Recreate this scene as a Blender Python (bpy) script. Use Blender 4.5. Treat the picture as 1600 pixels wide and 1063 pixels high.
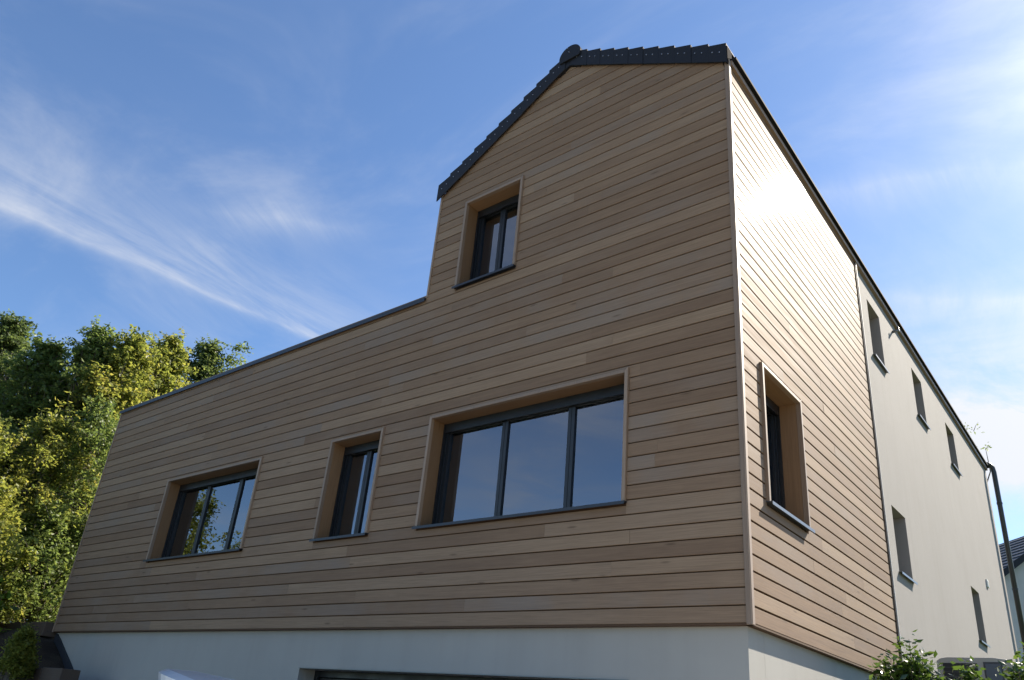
import bpy, bmesh, math, random
import numpy as np
from mathutils import Vector, Matrix

for o in list(bpy.data.objects):
    bpy.data.objects.remove(o, do_unlink=True)
S = bpy.context.scene
COL = S.collection
ZB = 2.47                      # height of the lower edge of the timber cladding above the drive
RAD = math.radians

# ------------------------------------------------------------------ camera
cd = bpy.data.cameras.new('camera')
cam = bpy.data.objects.new('camera', cd)
COL.objects.link(cam)
cam.location = (2.24656, -5.52920, ZB - 0.87054)
cam.rotation_euler = (RAD(114.06756), RAD(-4.94252), RAD(38.60802))
cd.sensor_width = 36.0
cd.lens = 36.0 * 1189.93 / 1600.0
cd.shift_x = 0.00342
cd.shift_y = 0.05059
cd.clip_start = 0.05
cd.clip_end = 3000
S.camera = cam

# ------------------------------------------------------------------ sun and sky
SUN = Vector((0.242, 0.752, 0.615)).normalized()
sun_el = math.asin(SUN.z)
sun_az = math.atan2(SUN.x, SUN.y)
ld = bpy.data.lights.new('sun', 'SUN')
ld.energy = 5.0
ld.angle = RAD(0.55)
ld.color = (1.0, 0.90, 0.76)
sun = bpy.data.objects.new('sun', ld)
COL.objects.link(sun)
sun.rotation_euler = SUN.to_track_quat('Z', 'Y').to_euler()

world = bpy.data.worlds.new('World')
S.world = world
world.use_nodes = True
wt = world.node_tree
for n in list(wt.nodes):
    wt.nodes.remove(n)


class NT:
    """small helper to write node maths as expressions"""
    def __init__(s, tree):
        s.t = tree

    def new(s, kind, **kw):
        n = s.t.nodes.new(kind)
        for k, v in kw.items():
            setattr(n, k, v)
        return n

    def link(s, a, b):
        s.t.links.new(a, b)

    def m(s, op, a, b=None, c=None, clamp=False):
        n = s.t.nodes.new('ShaderNodeMath')
        n.operation = op
        n.use_clamp = clamp
        for i, v in enumerate((a, b, c)):
            if v is None:
                continue
            if isinstance(v, (int, float)):
                n.inputs[i].default_value = v
            else:
                s.t.links.new(v, n.inputs[i])
        return n.outputs[0]

    def smooth(s, v, lo, hi, a=0.0, b=1.0):
        n = s.t.nodes.new('ShaderNodeMapRange')
        n.interpolation_type = 'SMOOTHSTEP'
        s.t.links.new(v, n.inputs['Value'])
        n.inputs['From Min'].default_value = lo
        n.inputs['From Max'].default_value = hi
        n.inputs['To Min'].default_value = a
        n.inputs['To Max'].default_value = b
        return n.outputs['Result']

    def noise(s, vec, scale, detail=4, rough=0.55, dist=0.0):
        n = s.t.nodes.new('ShaderNodeTexNoise')
        n.inputs['Scale'].default_value = scale
        n.inputs['Detail'].default_value = detail
        n.inputs['Roughness'].default_value = rough
        n.inputs['Distortion'].default_value = dist
        if vec is not None:
            s.t.links.new(vec, n.inputs['Vector'])
        return n.outputs['Fac']

    def comb(s, x, y, z=0.0):
        n = s.t.nodes.new('ShaderNodeCombineXYZ')
        for i, v in enumerate((x, y, z)):
            if isinstance(v, (int, float)):
                n.inputs[i].default_value = v
            else:
                s.t.links.new(v, n.inputs[i])
        return n.outputs[0]

    def mix(s, f, a, b, mode='MIX'):
        n = s.t.nodes.new('ShaderNodeMix')
        n.data_type = 'RGBA'
        n.blend_type = mode
        for i, v in ((0, f), (6, a), (7, b)):
            if isinstance(v, (int, float)):
                n.inputs[i].default_value = v
            elif isinstance(v, tuple):
                n.inputs[i].default_value = (v + (1.0,))[:4]
            else:
                s.t.links.new(v, n.inputs[i])
        return n.outputs[2]


W = NT(wt)
sky = W.new('ShaderNodeTexSky', sky_type='NISHITA')
sky.sun_disc = False
sky.sun_elevation = sun_el
sky.sun_rotation = sun_az
sky.altitude = 100
sky.air_density = 1.0
sky.dust_density = 0.25
sky.ozone_density = 1.8
tc = W.new('ShaderNodeTexCoord')
sep = W.new('ShaderNodeSeparateXYZ')
W.link(tc.outputs['Generated'], sep.inputs[0])
X, Y, Zc = sep.outputs
zz = W.m('MAXIMUM', Zc, 0.05)
px_ = W.m('DIVIDE', X, zz)
py_ = W.m('DIVIDE', Y, zz)
P = W.comb(px_, py_)
wob = W.m('SUBTRACT', W.noise(P, 1.6, 3, 0.5), 0.5)
wob2 = W.m('SUBTRACT', W.noise(P, 5.0, 4, 0.6), 0.5)


def streak(cx, cy, ang, length, w_out, w_in, strength, fibre=9.0, fang=1.2, fmin=0.25):
    """cirrus streak on the cloud plane: sharp on one side, feathering out on the other"""
    ca, sa = math.cos(ang), math.sin(ang)
    dx = W.m('SUBTRACT', px_, cx)
    dy = W.m('SUBTRACT', py_, cy)
    u = W.m('ADD', W.m('MULTIPLY', dx, ca), W.m('MULTIPLY', dy, sa))
    v = W.m('SUBTRACT', W.m('MULTIPLY', dy, ca), W.m('MULTIPLY', dx, sa))
    v = W.m('ADD', v, W.m('ADD', W.m('MULTIPLY', wob, 0.16), W.m('MULTIPLY', wob2, 0.05)))
    along = W.m('POWER', 2.718, W.m('MULTIPLY', W.m('POWER', W.m('ABSOLUTE', W.m('DIVIDE', u, length)), 3.0), -1.0))
    pos = W.m('GREATER_THAN', v, 0.0)
    wd = W.m('ADD', W.m('MULTIPLY', pos, w_in - w_out), w_out)
    q = W.m('DIVIDE', W.m('ABSOLUTE', v), wd)
    across = W.m('POWER', 2.718, W.m('MULTIPLY', W.m('POWER', q, 1.3), -1.0))
    cf, sf = math.cos(ang + fang), math.sin(ang + fang)
    fu = W.m('ADD', W.m('MULTIPLY', px_, cf), W.m('MULTIPLY', py_, sf))
    fv = W.m('SUBTRACT', W.m('MULTIPLY', py_, cf), W.m('MULTIPLY', px_, sf))
    fib = W.smooth(W.noise(W.comb(W.m('MULTIPLY', fu, 1.2), W.m('MULTIPLY', fv, fibre), 3.0), 1.0, 6, 0.68, 0.6), 0.28, 0.72, fmin, 1.0)
    return W.m('MULTIPLY', W.m('MULTIPLY', W.m('MULTIPLY', along, across), fib), strength)


d = streak(-1.80, 0.75, RAD(78 + 180), 0.85, 0.032, 0.24, 0.52, fibre=4.5, fang=0.40, fmin=0.12)          # long feathered streak on the left
d2 = streak(-1.80, 0.75, RAD(78 + 180), 0.80, 0.025, 0.040, 0.20, fibre=5.0, fang=0.15, fmin=0.0)
d3 = streak(-1.34, 0.72, RAD(50), 0.16, 0.05, 0.06, 0.35)
d4 = streak(-0.22, 1.28, RAD(20), 0.28, 0.03, 0.07, 0.28)                 # faint lines on the right
d5 = streak(-0.20, 1.78, RAD(30), 0.40, 0.04, 0.12, 0.30)
d6 = streak(-0.15, 2.85, RAD(12), 1.0, 0.58, 0.52, 2.1, fibre=3.0)
d7 = streak(-1.75, -2.3, RAD(40), 1.3, 0.20, 0.35, 0.5, fibre=2.0)             # clouds behind the camera, mirrored in the glass
d8 = streak(-0.9, -1.2, RAD(20), 0.9, 0.20, 0.3, 0.45, fibre=3.0)       # brighter cloud low on the right
tot = d
for q in (d2, d3, d4, d5, d6, d7, d8):
    tot = W.m('ADD', tot, q)
# thin veil everywhere
veil = W.smooth(W.noise(W.comb(W.m('MULTIPLY', px_, 0.8), W.m('MULTIPLY', py_, 1.4), 7.0), 1.3, 6, 0.62, 0.8), 0.42, 0.85, 0.0, 0.30)
tot = W.m('ADD', tot, veil)
# the veil is bright round the sun, where it forward-scatters
dot = W.m('ADD', W.m('ADD', W.m('MULTIPLY', X, SUN.x), W.m('MULTIPLY', Y, SUN.y)), W.m('MULTIPLY', Zc, SUN.z))
near = W.m('POWER', W.m('MAXIMUM', dot, 0.0), 45.0)
near2 = W.m('POWER', W.m('MAXIMUM', dot, 0.0), 14.0)
patch = W.smooth(W.noise(P, 3.2, 6, 0.6, 0.6), 0.3, 0.75, 0.35, 1.0)
tot = W.m('ADD', tot, W.m('MULTIPLY', near, W.m('MULTIPLY', patch, 0.95)))
tot = W.m('ADD', tot, W.m('MULTIPLY', near2, 0.04))
fade = W.smooth(Zc, 0.02, 0.16)
tot = W.m('MINIMUM', W.m('MULTIPLY', tot, fade), 0.95)
bright = W.m('ADD', W.m('ADD', W.m('MULTIPLY', near, 7.0), W.m('MULTIPLY', near2, 1.2)), 4.8)
cl = W.new('ShaderNodeVectorMath', operation='SCALE')
cl.inputs[0].default_value = (1.0, 1.02, 1.06)
W.link(bright, cl.inputs['Scale'])
tint = W.mix(1.0, sky.outputs[0], (0.80, 0.93, 1.08), 'MULTIPLY')
skyc = W.mix(tot, tint, cl.outputs[0])
bg = W.new('ShaderNodeBackground')
bg.inputs['Strength'].default_value = 0.072
W.link(skyc, bg.inputs['Color'])
wo = W.new('ShaderNodeOutputWorld')
W.link(bg.outputs[0], wo.inputs['Surface'])

S.view_settings.view_transform = 'Standard'
S.view_settings.look = 'None'
S.view_settings.gamma = 1.0
S.view_settings.exposure = 1.35
S.view_settings.use_curve_mapping = False
S.render.engine = 'CYCLES'
S.cycles.max_bounces = 8
S.cycles.transparent_max_bounces = 12
S.cycles.caustics_reflective = False
S.cycles.caustics_refractive = False


# ------------------------------------------------------------------ object helpers
def link(name, me, mats=None, parent=None):
    o = bpy.data.objects.new(name, me)
    COL.objects.link(o)
    if parent is not None:
        o.parent = parent
    if mats is not None and me is not None:
        for m in (mats if isinstance(mats, (list, tuple)) else [mats]):
            if m.name not in [x.name for x in me.materials if x]:
                me.materials.append(m)
    return o


def tag(o, label=None, cat=None, group=None, kind=None):
    if label: o['label'] = label
    if cat: o['category'] = cat
    if group: o['group'] = group
    if kind: o['kind'] = kind
    return o


def empty(name, loc=(0, 0, 0), rz=0.0, parent=None):
    o = bpy.data.objects.new(name, None)
    o.empty_display_size = 0.2
    COL.objects.link(o)
    o.location = loc
    o.rotation_euler = (0, 0, rz)
    if parent is not None:
        o.parent = parent
    return o


class MB:
    """collects faces, then becomes one mesh object"""
    def __init__(s):
        s.v = []
        s.f = []

    def poly(s, pts):
        b = len(s.v)
        s.v += [tuple(p) for p in pts]
        s.f.append(tuple(range(b, b + len(pts))))
        return s

    def box(s, x0, x1, y0, y1, z0, z1):
        b = len(s.v)
        s.v += [(x, y, z) for x in (x0, x1) for y in (y0, y1) for z in (z0, z1)]
        s.f += [tuple(b + i for i in q) for q in ((0, 1, 3, 2), (4, 6, 7, 5), (0, 4, 5, 1), (2, 3, 7, 6), (0, 2, 6, 4), (1, 5, 7, 3))]
        return s

    def prism(s, a, b_):
        """two matching loops of points joined into a closed solid"""
        n = len(a)
        b = len(s.v)
        s.v += [tuple(p) for p in a] + [tuple(p) for p in b_]
        s.f.append(tuple(range(b, b + n))[::-1])
        s.f.append(tuple(range(b + n, b + 2 * n)))
        for i in range(n):
            j = (i + 1) % n
            s.f.append((b + i, b + j, b + n + j, b + n + i))
        return s

    def tube(s, pts, r, n=10, cap=True):
        pts = [Vector(p) for p in pts]
        rr = r if isinstance(r, (list, tuple)) else [r] * len(pts)
        b = len(s.v)
        for i, p in enumerate(pts):
            t = (pts[min(i + 1, len(pts) - 1)] - pts[max(i - 1, 0)]).normalized()
            a = t.orthogonal().normalized() if i == 0 else (a - t * a.dot(t)).normalized()
            c = t.cross(a)
            for k in range(n):
                an = 2 * math.pi * k / n
                s.v.append(tuple(p + (a * math.cos(an) + c * math.sin(an)) * rr[i]))
        for i in range(len(pts) - 1):
            for k in range(n):
                k2 = (k + 1) % n
                s.f.append((b + i * n + k, b + i * n + k2, b + (i + 1) * n + k2, b + (i + 1) * n + k))
        if cap:
            s.f.append(tuple(b + k for k in range(n))[::-1])
            s.f.append(tuple(b + (len(pts) - 1) * n + k for k in range(n)))
        return s

    def build(s, name, mat, parent=None, bevel=0.0, smooth=False, seg=2):
        me = bpy.data.meshes.new(name)
        me.from_pydata(s.v, [], s.f)
        bm = bmesh.new()
        bm.from_mesh(me)
        bmesh.ops.recalc_face_normals(bm, faces=bm.faces)
        if bevel:
            bmesh.ops.bevel(bm, geom=list(bm.edges), offset=bevel, segments=seg, affect='EDGES', profile=0.5)
        bm.to_mesh(me)
        bm.free()
        if smooth:
            me.polygons.foreach_set('use_smooth', [True] * len(me.polygons))
        return link(name, me, mat, parent)


# ------------------------------------------------------------------ materials
def material(name, col=(0.5, 0.5, 0.5), rough=0.6, metal=0.0, spec=0.5):
    m = bpy.data.materials.new(name)
    m.use_nodes = True
    b = m.node_tree.nodes['Principled BSDF']
    b.inputs['Base Color'].default_value = (*col, 1)
    b.inputs['Roughness'].default_value = rough
    b.inputs['Metallic'].default_value = metal
    b.inputs['Specular IOR Level'].default_value = spec
    return m, NT(m.node_tree), b


def bump(T, b, h, strength=0.3, dist=0.01):
    n = T.new('ShaderNodeBump')
    n.inputs['Strength'].default_value = strength
    n.inputs['Distance'].default_value = dist
    T.link(h, n.inputs['Height'])
    T.link(n.outputs[0], b.inputs['Normal'])


def wood(name, dark, mid, light, rough=0.5, axis=0, grey=0.35, gl=0.0, along=1.0):
    """brushed cedar: colour differs board to board, grain runs along one local axis"""
    m, T, b = material(name, mid, rough)
    tc = T.new('ShaderNodeTexCoord')
    oi = T.new('ShaderNodeObjectInfo')
    rnd = oi.outputs['Random']
    off = T.comb(T.m('MULTIPLY', rnd, 37.0), T.m('MULTIPLY', rnd, 91.0), T.m('MULTIPLY', rnd, 53.0))
    add = T.new('ShaderNodeVectorMath', operation='ADD')
    T.link(tc.outputs['Object'], add.inputs[0])
    T.link(off, add.inputs[1])
    mp = T.new('ShaderNodeMapping')
    sc = [26.0, 26.0, 26.0]
    sc[axis] = 0.9 * along
    mp.inputs['Scale'].default_value = sc
    T.link(add.outputs[0], mp.inputs[0])
    g = T.noise(mp.outputs[0], 1.0, 5, 0.6, 1.2)
    mp2 = T.new('ShaderNodeMapping')
    sc = [140.0, 140.0, 140.0]
    sc[axis] = 3.0
    mp2.inputs['Scale'].default_value = sc
    T.link(add.outputs[0], mp2.inputs[0])
    fine = T.noise(mp2.outputs[0], 1.0, 3, 0.7)
    blot = T.noise(add.outputs[0], 1.1, 4, 0.6, 0.4)
    # tone of the board
    ramp = T.new('ShaderNodeValToRGB')
    e = ramp.color_ramp.elements
    e[0].position = 0.0
    e[0].color = (*dark, 1)
    e[1].position = 1.0
    e[1].color = (*light, 1)
    k = e.new(0.5)
    k.color = (*mid, 1)
    rr = T.m('FRACT', T.m('MULTIPLY', rnd, 7.31))
    t = T.m('ADD', T.m('MULTIPLY', rr, 0.54), T.m('ADD', T.m('MULTIPLY', g, 0.62), T.m('MULTIPLY', blot, 0.45)))
    T.link(T.m('SUBTRACT', t, 0.31), ramp.inputs[0])
    c = T.mix(T.smooth(fine, 0.35, 0.75, 0.0, 0.34), ramp.outputs[0], tuple(x * 0.55 for x in dark))
    # silvered patches on some boards
    gv = T.m('MULTIPLY', T.smooth(T.m('FRACT', T.m('MULTIPLY', rnd, 3.77)), 0.35, 1.0), grey)
    lum = sum(mid) / 3
    c = T.mix(T.m('MULTIPLY', gv, T.smooth(blot, 0.3, 0.7)), c, (lum * 1.05, lum * 0.97, lum * 0.92))
    # knots
    vo = T.new('ShaderNodeTexVoronoi')
    mp3 = T.new('ShaderNodeMapping')
    sc = [7.0, 7.0, 7.0]
    sc[axis] = 1.3
    mp3.inputs['Scale'].default_value = sc
    T.link(add.outputs[0], mp3.inputs[0])
    T.link(mp3.outputs[0], vo.inputs['Vector'])
    vo.inputs['Scale'].default_value = 1.0
    kn = T.smooth(vo.outputs['Distance'], 0.02, 0.10, 0.55, 0.0)
    c = T.mix(kn, c, tuple(x * 0.4 for x in dark))
    T.link(c, b.inputs['Base Color'])
    T.link(T.smooth(g, 0.2, 0.8, rough - 0.08, rough + 0.12), b.inputs['Roughness'])
    bump(T, b, T.m('ADD', T.m('MULTIPLY', fine, 0.6), g), 0.15, 0.001)
    return m


M = {}
M['board'] = wood('cedar_front', (0.172, 0.110, 0.070), (0.250, 0.170, 0.111), (0.335, 0.241, 0.160), 0.70, grey=0.45)
for _nn in M['board'].node_tree.nodes:
    if _nn.type == 'BSDF_PRINCIPLED': (setattr(_nn.inputs['Specular IOR Level'], 'default_value', 0.20), setattr(_nn.inputs['Coat Weight'], 'default_value', 0.008), setattr(_nn.inputs['Coat Roughness'], 'default_value', 0.2))
M['trim'] = wood('cedar_trim', (0.20, 0.140, 0.095), (0.28, 0.20, 0.14), (0.36, 0.265, 0.19), 0.5, axis=2, grey=0.2)
M['reveal'] = wood('larch_reveal', (0.18, 0.103, 0.050), (0.24, 0.142, 0.072), (0.31, 0.188, 0.10), 0.5, axis=2, grey=0.1)
M['reveal_h'] = wood('larch_soffit', (0.18, 0.103, 0.050), (0.24, 0.142, 0.072), (0.31, 0.188, 0.10), 0.5, axis=0, grey=0.1)


def plaster(name, col, streaky=0.10):
    m, T, b = material(name, col, 0.9, spec=0.25)
    tc = T.new('ShaderNodeTexCoord')
    n1 = T.noise(tc.outputs['Object'], 0.9, 6, 0.6, 0.4)
    mp = T.new('ShaderNodeMapping')
    mp.inputs['Scale'].default_value = (5, 5, 0.35)
    T.link(tc.outputs['Object'], mp.inputs[0])
    n2 = T.noise(mp.outputs[0], 1.0, 4, 0.6)
    n3 = T.noise(tc.outputs['Object'], 300, 3, 0.7)
    c = T.mix(T.smooth(n1, 0.3, 0.75, 0, streaky * 2.2), col, tuple(x * 0.72 for x in col))
    c = T.mix(T.smooth(n2, 0.42, 0.75, 0, streaky * 1.1), c, (col[0] * 0.62, col[1] * 0.60, col[2] * 0.55))
    T.link(c, b.inputs['Base Color'])
    bump(T, b, n3, 0.5, 0.002)
    return m


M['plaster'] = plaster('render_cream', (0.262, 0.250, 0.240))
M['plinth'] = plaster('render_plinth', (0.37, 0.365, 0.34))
M['back'] = material('membrane_behind_boards', (0.085, 0.048, 0.026), 0.9)[0]
M['inner'] = material('room_paint', (0.30, 0.29, 0.27), 0.9)[0]
M['ralgrey'], _T, _b = material('anthracite_aluminium', (0.010, 0.012, 0.015), 0.42)
_n = _T.noise(_T.new('ShaderNodeTexCoord').outputs['Object'], 9, 4)
_T.link(_T.smooth(_n, 0.3, 0.7, 0.32, 0.48), _b.inputs['Roughness'])
M['sill'] = material('sill_aluminium', (0.028, 0.033, 0.042), 0.4, metal=0.2)[0]
M['zinc'] = material('grey_sill_metal', (0.16, 0.17, 0.18), 0.35, metal=0.6)[0]
M['darkmetal'] = material('dark_pipe', (0.035, 0.034, 0.036), 0.4)[0]
M['nail'] = material('screw_head', (0.55, 0.55, 0.55), 0.3, metal=0.9)[0]
M['chrome'] = material('handle_metal', (0.6, 0.6, 0.6), 0.25, metal=1.0)[0]

# slate-blue concrete tile
M['tile'], _T, _b = material('anthracite_tile', (0.018, 0.019, 0.023), 0.5, spec=0.25)
_tc = _T.new('ShaderNodeTexCoord')
_n = _T.noise(_tc.outputs['Object'], 14, 5, 0.6)
_T.link(_T.mix(_n, (0.007, 0.007, 0.009), (0.017, 0.018, 0.021)), _b.inputs['Base Color'])
_T.link(_T.smooth(_n, 0.3, 0.7, 0.36, 0.55), _b.inputs['Roughness'])
bump(_T, _b, _T.noise(_tc.outputs['Object'], 120, 3), 0.3, 0.002)


def glass_mat(name, refl_ior=1.9, tint=(0.80, 0.86, 0.86)):
    """double glazing seen from outside: a clear pane with strong mirror reflection"""
    m = bpy.data.materials.new(name)
    m.use_nodes = True
    T = NT(m.node_tree)
    for n in list(m.node_tree.nodes):
        m.node_tree.nodes.remove(n)
    fr = T.new('ShaderNodeFresnel')
    fr.inputs['IOR'].default_value = refl_ior
    gl = T.new('ShaderNodeBsdfGlossy')
    gl.inputs['Roughness'].default_value = 0.0
    gl.inputs['Color'].default_value = (0.88, 0.93, 1.0, 1)
    tc = T.new('ShaderNodeTexCoord')
    bn = T.new('ShaderNodeBump')
    bn.inputs['Strength'].default_value = 0.02
    bn.inputs['Distance'].default_value = 0.02
    T.link(T.noise(tc.outputs['Object'], 1.7, 2, 0.4), bn.inputs['Height'])
    tr = T.new('ShaderNodeBsdfTransparent')
    tr.inputs['Color'].default_value = (*tint, 1)
    mx = T.new('ShaderNodeMixShader')
    T.link(fr.outputs[0], mx.inputs[0])
    T.link(tr.outputs[0], mx.inputs[1])
    T.link(gl.outputs[0], mx.inputs[2])
    out = T.new('ShaderNodeOutputMaterial')
    T.link(mx.outputs[0], out.inputs['Surface'])
    return m


M['glass'] = glass_mat('window_glass', 2.7)


def ground_mat(name, c1, c2, scale=3.0, bs=0.6):
    m, T, b = material(name, c1, 0.95, spec=0.2)
    tc = T.new('ShaderNodeTexCoord')
    a = T.noise(tc.outputs['Object'], scale, 8, 0.65)
    f = T.noise(tc.outputs['Object'], scale * 22, 5, 0.7)
    c = T.mix(T.smooth(a, 0.35, 0.65), c1, c2)
    c = T.mix(T.smooth(f, 0.4, 0.7, 0, 0.5), c, tuple(x * 0.5 for x in c1))
    T.link(c, b.inputs['Base Color'])
    bump(T, b, f, bs, 0.03)
    return m


M['gravel'] = ground_mat('gravel_drive', (0.40, 0.36, 0.30), (0.50, 0.46, 0.39), 1.2)
M['soil'] = ground_mat('dark_soil', (0.035, 0.025, 0.018), (0.075, 0.056, 0.038), 2.5, 1.0)
M['grassland'] = ground_mat('meadow', (0.045, 0.075, 0.02), (0.08, 0.095, 0.03), 0.4)
M['sleeper'] = wood('old_sleeper', (0.05, 0.033, 0.022), (0.085, 0.056, 0.037), (0.13, 0.09, 0.06), 0.8, axis=0, grey=0.4)
M['bark'], _T, _b = material('bark', (0.10, 0.08, 0.06), 0.9)
_tc = _T.new('ShaderNodeTexCoord')
_mp = _T.new('ShaderNodeMapping')
_mp.inputs['Scale'].default_value = (9, 9, 1.5)
_T.link(_tc.outputs['Object'], _mp.inputs[0])
_n = _T.noise(_mp.outputs[0], 2, 5, 0.65)
_T.link(_T.mix(_n, (0.05, 0.04, 0.03), (0.20, 0.17, 0.13)), _b.inputs['Base Color'])
bump(_T, _b, _n, 0.8, 0.03)


def leaf_mat(name, c0, c1, c2, transl=0.45, rough=0.45, spec=0.4):
    m, T, b = material(name, c1, rough, spec=spec)
    geo = T.new('ShaderNodeNewGeometry')
    r = geo.outputs['Random Per Island']
    ramp = T.new('ShaderNodeValToRGB')
    e = ramp.color_ramp.elements
    e[0].color = (*c0, 1)
    e[1].color = (*c2, 1)
    e.new(0.5).color = (*c1, 1)
    tc = T.new('ShaderNodeTexCoord')
    n = T.noise(tc.outputs['Object'], 0.9, 3, 0.5)
    T.link(T.m('ADD', T.m('MULTIPLY', r, 0.55), T.smooth(n, 0.25, 0.75, 0, 0.45)), ramp.inputs[0])
    T.link(ramp.outputs[0], b.inputs['Base Color'])
    tr = T.new('ShaderNodeBsdfTranslucent')
    hs = T.new('ShaderNodeHueSaturation')
    hs.inputs['Hue'].default_value = 0.485
    hs.inputs['Saturation'].default_value = 1.0
    hs.inputs['Value'].default_value = 2.0
    T.link(ramp.outputs[0], hs.inputs['Color'])
    T.link(hs.outputs[0], tr.inputs['Color'])
    mx = T.new('ShaderNodeMixShader')
    mx.inputs[0].default_value = transl
    out = m.node_tree.nodes['Material Output']
    T.link(b.outputs[0], mx.inputs[1])
    T.link(tr.outputs[0], mx.inputs[2])
    T.link(mx.outputs[0], out.inputs['Surface'])
    return m


M['leaf_dark'] = leaf_mat('leaf_dark_green', (0.050, 0.078, 0.024), (0.075, 0.112, 0.030), (0.115, 0.150, 0.040), 0.45)
M['leaf_mid'] = leaf_mat('leaf_mid_green', (0.062, 0.100, 0.026), (0.100, 0.145, 0.034), (0.155, 0.190, 0.046), 0.50)
M['leaf_yellow'] = leaf_mat('leaf_yellow_green', (0.090, 0.125, 0.024), (0.155, 0.180, 0.032), (0.240, 0.225, 0.044), 0.54)
M['leaf_bright'] = leaf_mat('leaf_bright_green', (0.045, 0.090, 0.012), (0.075, 0.135, 0.018), (0.12, 0.17, 0.03), 0.5)
M['leaf_gloss'] = leaf_mat('leaf_glossy', (0.025, 0.055, 0.010), (0.045, 0.085, 0.014), (0.080, 0.115, 0.020), 0.35, 0.22, 0.7)

# ------------------------------------------------------------------ the setting: ground
XL, YE = -12.03, 14.0                   # left end and far end of the house
EAVE, RIDGE = 5.60, 6.80                # heights above the cladding's lower edge
SLOPE = 0.592
XR = -2.01                              # ridge
XD = -4.02                              # left side of the tall part
LOW = 3.96                              # top of the low flat part
YH = 4.17                               # where the timber on the side wall ends


def sstep(a, b, v):
    t = np.clip((v - a) / (b - a), 0, 1)
    return t * t * (3 - 2 * t)


def terrain(x, y):
    x = np.asarray(x, float)
    y = np.asarray(y, float)
    h = np.zeros_like(x + y)
    # garden level beyond the left end, a steep planted bank in front of it
    bank = (1 - sstep(-13.1, -10.3, x)) * sstep(-2.6, -0.9, y + 0 * x)
    bank = (1 - sstep(-12.6, -8.2, x)) * sstep(-2.2, -0.3, y)
    h = h + 2.45 * bank
    h = h + (1 - sstep(-30, -16, x)) * sstep(-16, -3, y) * 0.4
    # the ground climbs along the right side of the house
    right = sstep(0.4, 3.2, y) * sstep(-2.0, -0.4, x)
    h = np.maximum(h, 1.45 * right)
    back = sstep(8, 18, y)
    h = np.maximum(h, 1.9 * back)
    h = h + sstep(30, 200, np.hypot(x, y)) * 4.0
    h = h + 0.02 * np.sin(x * 1.7 + 1.3 * np.sin(y * 0.9)) * np.cos(y * 1.3)
    return h


def grid(name, xs, ys, mat, kindtag='structure', zoff=0.0, hole=None):
    xs = np.array(xs)
    ys = np.array(ys)
    XX, YY = np.meshgrid(xs, ys, indexing='ij')
    ZZ = terrain(XX, YY) + zoff
    v = np.stack([XX, YY, ZZ], -1).reshape(-1, 3)
    f = []
    ny = len(ys)
    for i in range(len(xs) - 1):
        for j in range(ny - 1):
            f.append((i * ny + j, (i + 1) * ny + j, (i + 1) * ny + j + 1, i * ny + j + 1))
    me = bpy.data.meshes.new(name)
    me.from_pydata(v.tolist(), [], f)
    me.polygons.foreach_set('use_smooth', [True] * len(f))
    o = link(name, me, mat)
    tag(o, kind=kindtag)
    return o


far = [-1500, -900, -500, -300, -200, -140, -100, -75, -60, -50]
gx = far + list(np.arange(-44, 24, 0.5)) + [-f for f in far[::-1]]
gx = sorted(set(gx))
ground = grid('ground', gx, sorted(set(far + list(np.arange(-30, 40, 0.5)) + [-f for f in far[::-1]])), M['grassland'])
tag(ground, 'grassy ground rolling away around the house', 'ground')
drive = grid('drive', list(np.arange(-10.9, 18.01, 0.4)), list(np.arange(-38, 0.41, 0.4)), M['gravel'], zoff=0.02)
tag(drive, 'pale gravel drive in front of the garage', 'drive')
bank = grid('earth_bank', list(np.arange(-17.5, -9.9, 0.2)), list(np.arange(-3.0, 0.61, 0.15)), M['soil'], zoff=0.012)
tag(bank, 'dark earth bank against the left end of the plinth', 'earth bank')

# ------------------------------------------------------------------ the house
house = empty('house', (0, 0, 0))
tag(house, 'timber clad house with tall gable and flat roofed wing over a pale rendered plinth', 'house')


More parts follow.
